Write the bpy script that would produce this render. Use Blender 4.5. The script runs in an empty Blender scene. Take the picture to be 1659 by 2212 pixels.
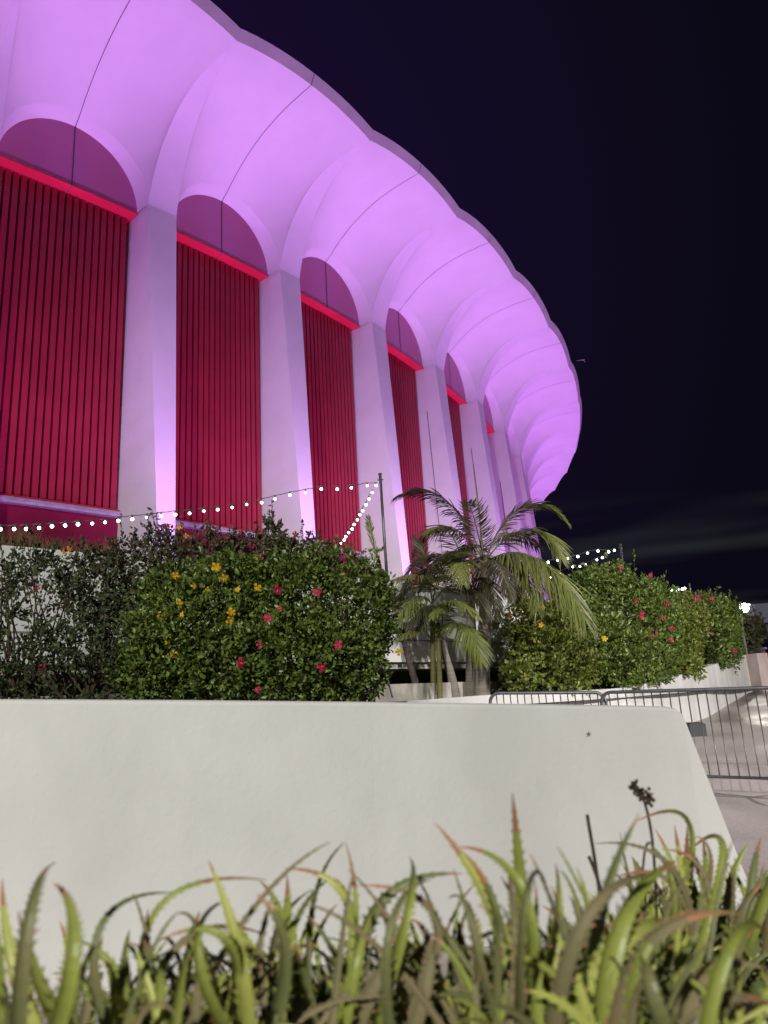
import bpy, bmesh, math, random
import numpy as np
from mathutils import Vector, Matrix

SC = bpy.context.scene
COL = SC.collection
rnd = random.Random(7)
PI = math.pi
EZ = 1.8                        # eye height above the ground at the photographer's feet

# ------------------------------------------------------------------ camera
FPX, CXP, CYP = 1584.27, 829.5, 1106.0
PITCH, ROLL = 0.25502, -0.05772
Fv = Vector((0, math.cos(PITCH), math.sin(PITCH)))
R0 = Vector((1, 0, 0)); U0 = R0.cross(Fv)
Rv = R0 * math.cos(ROLL) + U0 * math.sin(ROLL)
Uv = -R0 * math.sin(ROLL) + U0 * math.cos(ROLL)
cam_d = bpy.data.cameras.new('camera'); cam = bpy.data.objects.new('camera', cam_d); COL.objects.link(cam)
M = Matrix((Rv, Uv, -Fv)).transposed().to_4x4(); M.translation = Vector((0, 0, EZ))
cam.matrix_world = M
cam_d.sensor_fit = 'HORIZONTAL'; cam_d.sensor_width = 36
cam_d.lens = 36 * FPX / 1659
cam_d.clip_start = 0.05; cam_d.clip_end = 2000
cam_d.dof.use_dof = True; cam_d.dof.focus_distance = 11; cam_d.dof.aperture_fstop = 5
SC.camera = cam

# ------------------------------------------------------------------ world, lamps, exposure
W = bpy.data.worlds.new('World'); SC.world = W; W.use_nodes = True
nt = W.node_tree; nt.nodes.clear()
wo = nt.nodes.new('ShaderNodeOutputWorld'); bg = nt.nodes.new('ShaderNodeBackground')
tc = nt.nodes.new('ShaderNodeTexCoord')
dot = nt.nodes.new('ShaderNodeVectorMath'); dot.operation = 'DOT_PRODUCT'
dot.inputs[1].default_value = Vector((-0.35, 0.8, 0.48)).normalized()
rmp = nt.nodes.new('ShaderNodeValToRGB')
cr = rmp.color_ramp
cr.elements[0].position = 0.45; cr.elements[0].color = (0.0017, 0.0017, 0.0024, 1)
cr.elements[1].position = 1.0; cr.elements[1].color = (0.0095, 0.0036, 0.027, 1)
e = cr.elements.new(0.78); e.color = (0.0045, 0.0032, 0.011, 1)
# thin lit cloud streaks low over the horizon
mp = nt.nodes.new('ShaderNodeMapping'); mp.inputs['Scale'].default_value = (1.3, 1.3, 13)
mp.inputs['Rotation'].default_value = (0.05, -0.08, 0)
nz = nt.nodes.new('ShaderNodeTexNoise'); nz.inputs['Scale'].default_value = 1.7; nz.inputs['Detail'].default_value = 2
r2 = nt.nodes.new('ShaderNodeValToRGB'); r2.color_ramp.elements[0].position = .5; r2.color_ramp.elements[0].color = (0, 0, 0, 1)
r2.color_ramp.elements[1].position = .72; r2.color_ramp.elements[1].color = (0.03, 0.034, 0.031, 1)
sep = nt.nodes.new('ShaderNodeSeparateXYZ')
r3 = nt.nodes.new('ShaderNodeValToRGB'); r3.color_ramp.elements[0].position = .06; r3.color_ramp.elements[0].color = (1, 1, 1, 1)
r3.color_ramp.elements[1].position = .26; r3.color_ramp.elements[1].color = (0, 0, 0, 1)
mul = nt.nodes.new('ShaderNodeMix'); mul.data_type = 'RGBA'; mul.blend_type = 'MULTIPLY'; mul.inputs[0].default_value = 1
add = nt.nodes.new('ShaderNodeMix'); add.data_type = 'RGBA'; add.blend_type = 'ADD'; add.inputs[0].default_value = 1
L = nt.links.new
L(tc.outputs['Generated'], dot.inputs[0]); L(dot.outputs['Value'], rmp.inputs[0])
L(tc.outputs['Generated'], mp.inputs[0]); L(mp.outputs[0], nz.inputs[0]); L(nz.outputs[0], r2.inputs[0])
L(tc.outputs['Generated'], sep.inputs[0]); L(sep.outputs['Z'], r3.inputs[0])
L(r2.outputs[0], mul.inputs[6]); L(r3.outputs[0], mul.inputs[7])
L(rmp.outputs[0], add.inputs[6]); L(mul.outputs[2], add.inputs[7])
L(add.outputs[2], bg.inputs[0]); bg.inputs[1].default_value = 1.0
L(bg.outputs[0], wo.inputs[0])

SC.view_settings.view_transform = 'Standard'; SC.view_settings.look = 'None'
SC.view_settings.exposure = 0; SC.view_settings.gamma = 1
SC.render.engine = 'CYCLES'

def lamp(name, kind, loc, target, power, color, **kw):
    d = bpy.data.lights.new(name, kind); d.energy = power; d.color = color
    for k, v in kw.items(): setattr(d, k, v)
    o = bpy.data.objects.new(name, d); COL.objects.link(o); o.location = loc
    o.rotation_euler = (Vector(target) - Vector(loc)).to_track_quat('-Z', 'Y').to_euler()
    return o
# car-park flood mast behind and left of the photographer
lamp('mast_or_fill_spot', 'SPOT', (-7.5, -18, 13.5), (2.5, 7, -2.0), 27500, (1.0, .985, .94),
     spot_size=math.radians(79), spot_blend=.85, shadow_soft_size=.35)
lamp('mast_or_fill_spot', 'SPOT', (19, -8, 11), (8.5, 14, .0), 36000, (1.0, .94, .90),
     spot_size=math.radians(54), spot_blend=.9, shadow_soft_size=.5)  # unseen second spot on the right, added to brighten the far wall and hedges

# ------------------------------------------------------------------ helpers
def at(px, py, Y):
    """point at pixel (1659-wide photo grid) and world depth Y"""
    d = Fv + Rv * ((px - CXP) / FPX) + Uv * ((CYP - py) / FPX)
    t = Y / d.y
    return Vector((d.x * t, Y, EZ + d.z * t))
def gz(y): return min(1.6, max(0.0, .01 + .06 * y))

def tag(o, label=None, cat=None, group=None, kind=None):
    if label: o['label'] = label
    if cat: o['category'] = cat
    if group: o['group'] = group
    if kind: o['kind'] = kind
    return o
def obj(name, me, mats=None, parent=None, smooth=False):
    o = bpy.data.objects.new(name, me); COL.objects.link(o)
    if mats:
        for m in (mats if isinstance(mats, (list, tuple)) else [mats]): me.materials.append(m)
    if parent: o.parent = parent
    if smooth: me.polygons.foreach_set('use_smooth', [True] * len(me.polygons))
    return o
def empty(name, loc=(0, 0, 0)):
    o = bpy.data.objects.new(name, None); COL.objects.link(o); o.location = loc
    o.empty_display_size = .2
    return o
class MB:
    def __init__(s): s.v = []; s.f = []; s.m = []
    def add(s, vs, fs, m=0):
        b = len(s.v); s.v += [tuple(v) for v in vs]
        for f in fs: s.f.append([i + b for i in f]); s.m.append(m)
    def grid(s, rows, m=0, close=False, flip=False):
        n = len(rows[0]); vs = [p for r in rows for p in r]; fs = []
        for i in range(len(rows) - 1):
            for j in range(n - (0 if close else 1)):
                a, b = i * n + j, i * n + (j + 1) % n
                q = [a, b, b + n, a + n]; fs.append(q[::-1] if flip else q)
        s.add(vs, fs, m)
    def box(s, c, h, m=0, rot=0):
        cx, cy, cz = c; hx, hy, hz = h; ca, sa = math.cos(rot), math.sin(rot)
        vs = []
        for z in (-hz, hz):
            for x, y in ((-hx, -hy), (hx, -hy), (hx, hy), (-hx, hy)):
                vs.append((cx + x * ca - y * sa, cy + x * sa + y * ca, cz + z))
        s.add(vs, [(0, 3, 2, 1), (4, 5, 6, 7), (0, 1, 5, 4), (1, 2, 6, 5), (2, 3, 7, 6), (3, 0, 4, 7)], m)
    def tube(s, pts, r, n=8, m=0, caps=True):
        pts = [Vector(p) for p in pts]; rs = r if isinstance(r, (list, tuple)) else [r] * len(pts)
        rows = []; up = None
        for i, p in enumerate(pts):
            t = (pts[min(i + 1, len(pts) - 1)] - pts[max(i - 1, 0)]).normalized()
            if up is None: up = Vector((0, 0, 1)) if abs(t.z) < .9 else Vector((1, 0, 0))
            a = t.cross(up).normalized(); b = a.cross(t).normalized(); up = b
            rows.append([p + (a * math.cos(2 * PI * k / n) + b * math.sin(2 * PI * k / n)) * rs[i] for k in range(n)])
        s.grid(rows, m, close=True)
        if caps:
            k = len(s.v); s.f.append([k - n + i for i in range(n)][::-1]); s.m.append(m)
            s.f.append([k - n * len(rows) + i for i in range(n)]); s.m.append(m)
    def sphere(s, c, r, nu=10, nv=6, m=0):
        rows = []
        for i in range(nv + 1):
            a = PI * i / nv
            rows.append([(c[0] + r * math.sin(a) * math.cos(2 * PI * j / nu), c[1] + r * math.sin(a) * math.sin(2 * PI * j / nu), c[2] + r * math.cos(a)) for j in range(nu)])
        s.grid(rows, m, close=True)
    def mesh(s, name):
        me = bpy.data.meshes.new(name); me.from_pydata(s.v, [], s.f); me.update()
        if any(s.m): me.polygons.foreach_set('material_index', s.m)
        return me
    def build(s, name, mats, parent=None, smooth=False):
        return obj(name, s.mesh(name), mats, parent, smooth)

def mat(name, col, rough=.6, spec=.3, metal=0, var=None, nscale=3, bump=0, bscale=30, island=None, emit=None, trans=0, stretch=None, coat=0):
    m = bpy.data.materials.new(name); m.use_nodes = True; n = m.node_tree; b = n.nodes['Principled BSDF']
    b.inputs['Base Color'].default_value = (*col, 1); b.inputs['Roughness'].default_value = rough
    b.inputs['Specular IOR Level'].default_value = spec; b.inputs['Metallic'].default_value = metal
    b.inputs['Coat Weight'].default_value = coat
    tcn = n.nodes.new('ShaderNodeTexCoord'); src = tcn.outputs['Object']
    if stretch:
        mm = n.nodes.new('ShaderNodeMapping'); mm.inputs['Scale'].default_value = stretch; n.links.new(src, mm.inputs[0]); src = mm.outputs[0]
    if var:
        t = n.nodes.new('ShaderNodeTexNoise'); t.inputs['Scale'].default_value = nscale; t.inputs['Detail'].default_value = 5; t.inputs['Roughness'].default_value = .6
        n.links.new(src, t.inputs[0])
        r = n.nodes.new('ShaderNodeValToRGB'); r.color_ramp.elements[0].position = .35; r.color_ramp.elements[1].position = .68
        r.color_ramp.elements[0].color = (*var, 1); r.color_ramp.elements[1].color = (*col, 1)
        n.links.new(t.outputs[0], r.inputs[0]); n.links.new(r.outputs[0], b.inputs['Base Color'])
    if island:
        g = n.nodes.new('ShaderNodeNewGeometry'); r = n.nodes.new('ShaderNodeValToRGB')
        r.color_ramp.elements.remove(r.color_ramp.elements[1])
        for i, c in enumerate(island):
            p = i / (len(island) - 1)
            e = r.color_ramp.elements[0] if i == 0 else r.color_ramp.elements.new(p)
            e.color = (*c, 1)
        n.links.new(g.outputs['Random Per Island'], r.inputs[0]); n.links.new(r.outputs[0], b.inputs['Base Color'])
    if bump:
        t = n.nodes.new('ShaderNodeTexNoise'); t.inputs['Scale'].default_value = bscale; t.inputs['Detail'].default_value = 4
        n.links.new(tcn.outputs['Object'], t.inputs[0]); bp = n.nodes.new('ShaderNodeBump'); bp.inputs['Strength'].default_value = bump
        bp.inputs['Distance'].default_value = .02
        n.links.new(t.outputs[0], bp.inputs['Height']); n.links.new(bp.outputs[0], b.inputs['Normal'])
    if emit:
        b.inputs['Emission Color'].default_value = (*emit[0], 1); b.inputs['Emission Strength'].default_value = emit[1]
    if trans:
        out = n.nodes['Material Output']; tr = n.nodes.new('ShaderNodeBsdfTranslucent'); mx = n.nodes.new('ShaderNodeMixShader'); mx.inputs[0].default_value = trans
        s = b.inputs['Base Color']
        if s.is_linked: n.links.new(s.links[0].from_socket, tr.inputs[0])
        else: tr.inputs[0].default_value = (*col, 1)
        n.links.new(b.outputs[0], mx.inputs[1]); n.links.new(tr.outputs[0], mx.inputs[2]); n.links.new(mx.outputs[0], out.inputs[0])
    return m

PLASTER = mat('white_plaster', (.78, .77, .76), .75, .2, var=(.70, .69, .69), nscale=.35, bump=.25, bscale=3)
PIERM = mat('pier_plaster', (.79, .77, .78), .7, .2, var=(.70, .68, .70), nscale=.6, bump=.25, bscale=4)
FASCIA = mat('fascia_plaster', (.80, .77, .77), .8, .2, var=(.68, .65, .66), nscale=1.2, bump=.3, bscale=8)
DARKJ = mat('joint_dark', (.10, .08, .10), .9)  # plain dark colour of the joint lines
RED = mat('red_panel', (.34, .024, .045), .45, .35, var=(.27, .018, .036), nscale=.8)
REDW = mat('red_wall', (.28, .010, .055), .6, .25, var=(.22, .008, .045), nscale=1.2)
REDB = mat('red_ledge', (.66, .022, .06), .5, .3)
LUN = mat('lunette_panel', (.50, .13, .25), .32, .6, var=(.42, .14, .30), nscale=.7)
SILL = mat('sill_metal', (.5, .46, .5), .45, .4, var=(.35, .3, .36), nscale=6)
METAL = mat('galvanised_steel', (.17, .17, .18), .42, .5, .6, var=(.11, .11, .12), nscale=14)
DARKM = mat('dark_steel', (.10, .10, .105), .5, .4, .4)

# ------------------------------------------------------------------ the arena
D, YAW = 75.62247, .68771
CEN = Vector((-math.sin(YAW) * D, math.cos(YAW) * D, 0)); BASE = math.atan2(-CEN.y, -CEN.x)
TH0, DTH = .07602, 2 * PI / 80
HB = DTH / 2
RW, RG = 58.0, 58.31
ZL, ZA, ZB, ZD = 13.57 + EZ, 15.40 + EZ, 5.02 + EZ, 1.9 + EZ
def pol(R, th, z): return (R * math.cos(th), R * math.sin(th), z)
def polw(R, th, z): return Vector((CEN.x + R * math.cos(BASE + th), CEN.y + R * math.sin(BASE + th), z))

def rim(sg, up=0):      # sg -1..1 across a bay
    z = 16.55 + .265 * (1 - abs(sg) ** 2.2) + EZ
    R = 62.48 + .05 * (1 - sg * sg)
    return (R + .147 * up, HB * sg, z + .29 * up)
def vault_pt(phi, t):
    c, s = math.cos(phi), math.sin(phi)
    R1, th1, z1 = 58.62 + .22 * c * c, -.0320 * c, ZL + .04 + 2.0 * s
    sg = -(c * .55 + (1 - 2 * phi / PI) * .45)
    R3, th3, z3 = rim(sg)
    u = t ** 1.9
    p = 3.0 - .2 * s; m = .74 + .26 * s ** 1.5
    zn = (1 - (1 - u) ** p) ** m
    return (R1 + (R3 - R1) * u, th1 + (th3 - th1) * u ** 1.15, z1 + (z3 - z1) * zn)
def vault_mesh():
    b = MB(); NP, NT = 56, 30
    rows = []
    for j in range(NT + 1):
        rows.append([pol(*vault_pt(PI * i / NP, j / NT)) for i in range(NP + 1)])
    b.grid(rows)
    # splayed reveal of the arch, from the glass plane out to the vault
    rv = []
    for j in range(5):
        q = j / 4; row = []
        for i in range(NP + 1):
            ph = PI * i / NP; c, s = math.cos(ph), math.sin(ph)
            R1, th1, z1 = vault_pt(ph, 0)
            qq = q ** 1.25
            row.append(pol(58.28 + (R1 - 58.28) * q, -.0308 * c + (th1 + .0308 * c) * qq, ZL + 1.83 * s + (z1 - ZL - 1.83 * s) * qq))
        rv.append(row)
    b.grid(rv)
    me = b.mesh('vault')
    return me
def aW(z): return .028 + .0028 * (z - EZ - 2) / 11.57
def pier_mesh():
    b = MB()
    # shaft, sampled upwards
    rows = []
    for k in range(13):
        z = ZD - .2 + (ZL + .04 - ZD + .2) * k / 12
        ro = 58.84 + .0587 * (ZL + .04 - z); hw = .00725 - .00034 * (ZL - z); hi = HB - aW(z)
        rows.append([pol(57.6, -hi, z), pol(ro, -hw, z), pol(ro, hw, z), pol(57.6, hi, z)])
    for j in range(3):
        b.grid([[r[j], r[j + 1]] for r in rows])
    # rib strip that carries the face out to the cusp
    st = []
    for j in range(31):
        R, th, z = vault_pt(PI, j / 30)
        hw = HB - th
        st.append([pol(R, -hw, z), pol(R, hw, z)])
    b.grid(st)
    return b.mesh('pier')
def fascia_mesh():
    b = MB(); N = 24
    prof = [(0, 0), (0, 1), (-.35, 1.05)]
    rows = []
    for dr, up in [(0, 0), (0, .5), (0, 1), (-.5, 1.1)]:
        rows.append([pol(rim(-1 + 2 * i / N, up)[0] + dr, *rim(-1 + 2 * i / N, up)[1:]) for i in range(N + 1)])
    b.grid(rows)
    # joint line on the fascia
    a = rim(0, 0); c = rim(0, 1)
    w = .010 / 62
    b.add([pol(a[0] + .006, -w, a[2]), pol(a[0] + .006, w, a[2]), pol(c[0] + .006, w, c[2]), pol(c[0] + .006, -w, c[2])], [(0, 1, 2, 3)], 1)
    return b.mesh('fascia')
def joint_mesh():
    b = MB(); rows = []
    for j in range(31):
        R, th, z = vault_pt(PI / 2, j / 30); w = .008 / R
        rows.append([pol(R + .003, -w, z - .008), pol(R + .003, w, z - .008)])
    b.grid(rows); b.grid([[pol(58.30, -.0002, ZL + 1.815), pol(58.30, .0002, ZL + 1.815)], rows[0]])
    return b.mesh('joint')
def panel_mesh():
    b = MB(); n = 18; prof = []
    half = .0292; step = 2 * half / n
    for k in range(n):
        t0 = -half + k * step
        prof += [(RW - .26, t0), (RW, t0 + .00005), (RW, t0 + step * .74), (RW - .26, t0 + step * .745)]
    prof.append((RW - .26, half)); prof = [(RW - .5, -half - .004), (RW - .26, -half)] + prof + [(RW - .5, half), (RW - .5, half + .003)]
    b.grid([[pol(r, t, ZB) for r, t in prof], [pol(r, t, ZL - .02) for r, t in prof]])
    return b.mesh('ribbed_panel')
def lunette_mesh():
    b = MB(); N = 40; vs = [pol(RG, 0, ZL)]
    top = []
    for i in range(N + 1):
        ph = PI * i / N; top.append(pol(RG, -.0312 * math.cos(ph), ZL + .02 + 1.85 * math.sin(ph)))
    b.add(vs + top, [(0, i, i + 1) for i in range(1, N + 1)])
    w = .016 / RG
    b.add([pol(RG + .012, -w, ZL), pol(RG + .012, w, ZL), pol(RG + .012, w, ZL + 1.83), pol(RG + .012, -w, ZL + 1.83)], [(0, 1, 2, 3)], 1)
    return b.mesh('lunette')
def ringbox(b, r0, r1, t0, t1, z0, z1, n=8, m=0):
    rows = []
    for i in range(n + 1):
        t = t0 + (t1 - t0) * i / n
        rows.append([pol(r0, t, z0), pol(r1, t, z0), pol(r1, t, z1), pol(r0, t, z1)])
    b.grid(rows, m, close=True)
    b.add(rows[0], [(0, 1, 2, 3)], m); b.add(rows[-1], [(3, 2, 1, 0)], m)
def ledge_mesh():
    b = MB(); ringbox(b, RW - .4, RG + .04, -.0310, .0310, ZL - .035, ZL, 8)
    w = .010 / RG
    b.add([pol(RW + .02, -w, ZL - .039), pol(RG + .04, -w, ZL - .039), pol(RG + .04, w, ZL - .039), pol(RW + .02, w, ZL - .039)], [(0, 1, 2, 3)], 1)
    return b.mesh('ledge')
def sill_mesh():
    b = MB(); ringbox(b, RW - .3, RW + .06, -.0296, .0296, ZB - .015, ZB + .05, 8, 1)
    ringbox(b, RW - .3, RW + .13, -.0296, .0296, ZB - .15, ZB - .015, 8, 0)
    ringbox(b, RW - .3, RW + .17, -.0296, .0296, ZB - .075, ZB - .055, 8, 0)
    return b.mesh('sill')
def lowwall_mesh():
    b = MB(); ringbox(b, RW - .5, RW - .05, -.0345, .0345, ZD - .2, ZB - .15, 8)
    return b.mesh('lower_wall')

arena = empty('arena', CEN); arena.rotation_euler = (0, 0, BASE)
tag(arena, 'round white arena with scalloped overhanging rim and tall crimson arches, lit purple at night', 'arena')
bay_parts = [('vault', vault_mesh(), [PLASTER], True), ('fascia', fascia_mesh(), [FASCIA, DARKJ], False), ('vault_joint', joint_mesh(), [DARKJ], False),
             ('ribbed_panel', panel_mesh(), [RED], False), ('lunette', lunette_mesh(), [LUN, DARKJ], False), ('ledge', ledge_mesh(), [REDB, DARKJ], False),
             ('sill', sill_mesh(), [SILL, REDB], False), ('lower_wall', lowwall_mesh(), [REDW], False)]
pm = pier_mesh(); pm.materials.append(PIERM)
for nm, me, ms, sm in bay_parts:
    for m_ in ms: me.materials.append(m_)
    if sm: me.polygons.foreach_set('use_smooth', [True] * len(me.polygons))
HIDDEN_FAR = 7
for i in range(-2, 16):
    vo = None
    for nm, me, ms, sm in bay_parts:
        if i > HIDDEN_FAR and nm not in ('vault', 'fascia'): continue
        o = bpy.data.objects.new(nm, me); COL.objects.link(o)
        if nm == 'vault_joint': o.parent = vo
        else: o.parent = arena; o.rotation_euler = (0, 0, TH0 + i * DTH)
        if nm == 'vault': vo = o
    if i <= 10:
        o = bpy.data.objects.new('pier', pm); COL.objects.link(o); o.parent = arena; o.rotation_euler = (0, 0, TH0 + (i + .5) * DTH)
# inner drum and roof close the body
b = MB(); rows = []
for k in range(81):
    t = TH0 + HB + k * DTH
    rows.append([pol(57.55, t, ZD - .2), pol(57.55, t, ZA + 1.2), pol(62.0, t, 16.86 + EZ), pol(30, t, 19.0 + EZ), pol(0.1, t, 19.5 + EZ)])
b.grid(rows); b.build('roof_drum', [FASCIA], arena)
# cables that run down three pier flanks
for i, z0, z1 in ((3.5, 11.6, 2.0), (4.5, 11.3, 2.0), (5.5, 10.8, 2.0)):
    b = MB(); pts = []
    for k in range(12):
        z = z0 + (z1 - z0) * k / 11 + EZ
        ro = 58.84 + .0587 * (ZL - z)
        tt = -((HB - aW(z)) * .6 + (.00725 - .00034 * (ZL - z)) * .4)
        R = 57.6 + (ro - 57.6) * .55
        pts.append(pol(R, i * DTH + TH0 + tt - .0006 + .0002 * math.sin(k * 2.1), z))
    b.tube(pts, .012, 5); b.build('cable', [DARKM], arena)

# purple floodlights on the podium deck, one before every pier, washing up
UPC = (.665, .25, 1.0)
for i in range(-2, 14):
    th = TH0 + (i + .5) * DTH
    p = polw(61.9, th, ZD + .15); q = polw(60.6, th, 17 + EZ)
    lamp('flood_or_fill_spot', 'SPOT', p, q, 2100, UPC, spot_size=math.radians(125), spot_blend=.9, shadow_soft_size=.2)
    if i < 11:
        lamp('flood_or_fill_spot', 'SPOT', polw(61.6, th - HB, ZD + .15), polw(59.6, th - HB, 16.0 + EZ), 900, (.80, .26, 1.0), spot_size=math.radians(30), spot_blend=1, shadow_soft_size=.2)  # extra narrow spots at bay centres, added to brighten the arches

# podium that carries the arena, with planted edge
POD = empty('podium', CEN); POD.rotation_euler = (0, 0, BASE)
tag(POD, 'white rendered podium wall behind the palms and hedges, under the arena', 'podium')
WHITEW = mat('white_render', (.70, .70, .67), .8, .2, var=(.60, .60, .58), nscale=.7, bump=.35, bscale=12)
STAIN = mat('stained_render', (.62, .60, .53), .85, .15, var=(.20, .19, .16), nscale=2.6, bump=.4, bscale=15, stretch=(1, 1, .35))
def podring(b, r0, r1, z0, z1, n=70, m=0, t0=-.35, t1=1.25): ringbox(b, r0, r1, t0, t1, z0 + EZ, z1 + EZ, n, m)
b = MB(); podring(b, 66.75, 67.0, .62, 1.9); b.build('wall', [WHITEW], POD)
b = MB(); podring(b, 66.7, 67.012, .955, .972); b.build('wall_seam', [mat('seam', (.2, .2, .2), .9)], POD)
b = MB(); podring(b, 66.2, 66.9, .52, .605); b.build('soffit_band', [STAIN], POD)
b = MB(); podring(b, 65.9, 66.2, -1.6, .52); b.build('recess', [mat('recess_shade', (.12, .12, .11), .9)], POD)  # shade under the overhang is put into the recess colour
b = MB(); podring(b, 67.0, 67.35, -1.6, .27); b.build('base_wall', [STAIN], POD)
b = MB(); podring(b, 57.7, 66.75, 1.62, 1.86); b.build('deck', [mat('deck_concrete', (.35, .34, .33), .85)], POD)

# ------------------------------------------------------------------ ground
def ground_mat():
    m = bpy.data.materials.new('wet_concrete'); m.use_nodes = True; n = m.node_tree; bs = n.nodes['Principled BSDF']
    t = n.nodes.new('ShaderNodeTexCoord')
    a = n.nodes.new('ShaderNodeTexNoise'); a.inputs['Scale'].default_value = .5; a.inputs['Detail'].default_value = 6
    c = n.nodes.new('ShaderNodeTexNoise'); c.inputs['Scale'].default_value = 28; c.inputs['Detail'].default_value = 6
    for x in (a, c): n.links.new(t.outputs['Object'], x.inputs[0])
    r = n.nodes.new('ShaderNodeValToRGB'); r.color_ramp.elements[0].position = .36; r.color_ramp.elements[0].color = (.30, .26, .225, 1)
    r.color_ramp.elements[1].position = .62; r.color_ramp.elements[1].color = (.50, .45, .43, 1)
    r2_ = n.nodes.new('ShaderNodeValToRGB'); r2_.color_ramp.elements[0].position = .3; r2_.color_ramp.elements[0].color = (.8, .8, .8, 1); r2_.color_ramp.elements[1].position = .7
    mx = n.nodes.new('ShaderNodeMix'); mx.data_type = 'RGBA'; mx.blend_type = 'MULTIPLY'; mx.inputs[0].default_value = 1
    n.links.new(a.outputs[0], r.inputs[0]); n.links.new(c.outputs[0], r2_.inputs[0]); n.links.new(r.outputs[0], mx.inputs[6]); n.links.new(r2_.outputs[0], mx.inputs[7])
    n.links.new(mx.outputs[2], bs.inputs['Base Color'])
    rr = n.nodes.new('ShaderNodeMapRange'); rr.inputs[1].default_value = .35; rr.inputs[2].default_value = .65; rr.inputs[3].default_value = .32; rr.inputs[4].default_value = .75
    n.links.new(a.outputs[0], rr.inputs[0]); n.links.new(rr.outputs[0], bs.inputs['Roughness'])
    bp = n.nodes.new('ShaderNodeBump'); bp.inputs['Strength'].default_value = .25; bp.inputs['Distance'].default_value = .01
    n.links.new(c.outputs[0], bp.inputs['Height']); n.links.new(bp.outputs[0], bs.inputs['Normal'])
    return m
b = MB(); ys = [-300, -40, -5, 0] + [i for i in range(2, 30, 2)] + [40, 80, 400, 900]
xs = [-600, -60, -15, 0, 4, 8, 15, 40, 120, 900]
b.grid([[(x, y, gz(y)) for x in xs] for y in ys]); tag(b.build('ground', [ground_mat()]), kind='structure')
# soil beds
SOIL = mat('soil', (.05, .035, .025), .95, .1, var=(.03, .022, .016), nscale=8, bump=.8, bscale=20)
b = MB(); rows = []
for k in range(61):
    t = -.3 + 1.0 * k / 60
    rows.append([polw(67.35, t, 1.72), polw(68.75, t, 1.66)])
b.grid(rows); tag(b.build('planting_soil', [SOIL]), kind='structure')

# ------------------------------------------------------------------ white walls
NEARW = mat('near_wall_render', (.67, .66, .625), .8, .2, var=(.585, .575, .545), nscale=1.3, bump=.16, bscale=26, stretch=(1, 1, .55))
def near_wall():
    # top edge and raked right-hand end traced at real depth
    top = [(-260, 1507, 4.55), (0, 1510, 4.65), (400, 1512, 4.8), (800, 1516, 5.0), (1200, 1521.5, 5.15), (1400, 1524.5, 5.22), (1440, 1526, 5.23), (1462, 1530, 5.24), (1476, 1541, 5.245)]
    P = [at(*q) for q in top]; e = at(1600, 1858, 5.22)
    d = e - P[-1]; k = (P[-1].z - .0) / (P[-1].z - e.z); foot = P[-1] + d * k
    P.append(P[-1].lerp(foot, .5)); P.append(foot)
    dirv = (P[5] - P[1]); dirv.z = 0; dirv.normalize(); nrm = Vector((dirv.y, -dirv.x, 0))   # towards viewer
    rows = []
    for p in P:
        f = Vector((p.x, p.y, min(p.z - .02, .0))) if p is not P[-1] else p - Vector((0, 0, .02))
        th = .30; r = .028
        rows.append([f, p - Vector((0, 0, r)), p - nrm * (r * .3) - Vector((0, 0, r * .3)), p - nrm * r,
                     p - nrm * (th - r), p - nrm * (th - r * .3) - Vector((0, 0, r * .3)), p - nrm * th - Vector((0, 0, r)), f - nrm * th])
    b = MB(); b.grid(rows); b.add(rows[0], [tuple(range(8))])
    o = b.build('low_wall', [NEARW]); 
    return tag(o, 'long low white rendered wall with raked right end, just behind the spiky plants', 'wall')
nw = near_wall()
b = MB(); q = at(1270, 1585, 5.17); 
for k in range(5):
    a_ = k * 1.3; b.tube([q + Vector((0, -.012, 0)), q + Vector((math.cos(a_) * .012, -.014, math.sin(a_) * .012)), q + Vector((math.cos(a_) * .018, -.012, math.sin(a_ + .5) * .02))], [.0025, .0018, .0008], 4)
b.build('wall_scuff', [DARKM], nw)
def far_wall():
    pts = [(880, 1514, 10.0), (928, 1511, 10.4), (1057, 1501, 11.1), (1200, 1494.5, 12.2), (1350, 1486, 13.8), (1430, 1470, 15.6), (1512, 1445, 17.7), (1560, 1430, 20.8), (1602, 1419, 24.4), (1614, 1414, 25.2)]
    rows = []; P = [at(*q) for q in pts]
    for i, p in enumerate(P):
        t = (P[min(i + 1, len(P) - 1)] - P[max(i - 1, 0)]); t.z = 0; t.normalize(); n_ = Vector((-t.y, t.x, 0))
        g = gz(p.y) - .05
        rows.append([(p.x, p.y, g), p, p + n_ * .25, Vector((p.x, p.y, g)) + n_ * .25])
    b = MB(); b.grid(rows); b.add(rows[-1], [(0, 1, 2, 3)]); b.add(rows[0], [(3, 2, 1, 0)])
    FW = mat('planter_render', (.74, .74, .73), .75, .2, var=(.58, .57, .56), nscale=1.6, bump=.3, bscale=9, stretch=(1, 1, .25))
    o = b.build('planter_wall', [FW])
    tag(o, 'white planter wall below the right-hand hedge, stepping up along the sloping path', 'wall')
    return P
far_wall()
# brick-toned return pier at the wall's far end
b = MB(); p = at(1608, 1415, 25.0); b.box((p.x + .25, p.y + .1, (p.z + gz(25)) / 2), (.22, .5, (p.z - gz(25)) / 2 + .02), rot=.3)
tag(b.build('wall_pier', [mat('rusty_render', (.38, .28, .24), .85, .2, var=(.5, .44, .42), nscale=2, stretch=(1, 1, .3))]), 'rust-streaked square pier ending the white planter wall by the far lamp', 'pier')
# dark block at the foot of the wall corner
b = MB(); p = at(1497, 1561, 14.6); b.box((p.x, p.y, gz(14.6) + .10), (.15, .2, .115)); b.box((p.x, p.y, gz(14.6) + .225), (.125, .17, .012))
tag(b.build('concrete_block', [mat('dark_block', (.06, .06, .065), .8, .2)]), 'small dark grey block on the ground behind the barrier by the wall', 'block')

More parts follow.
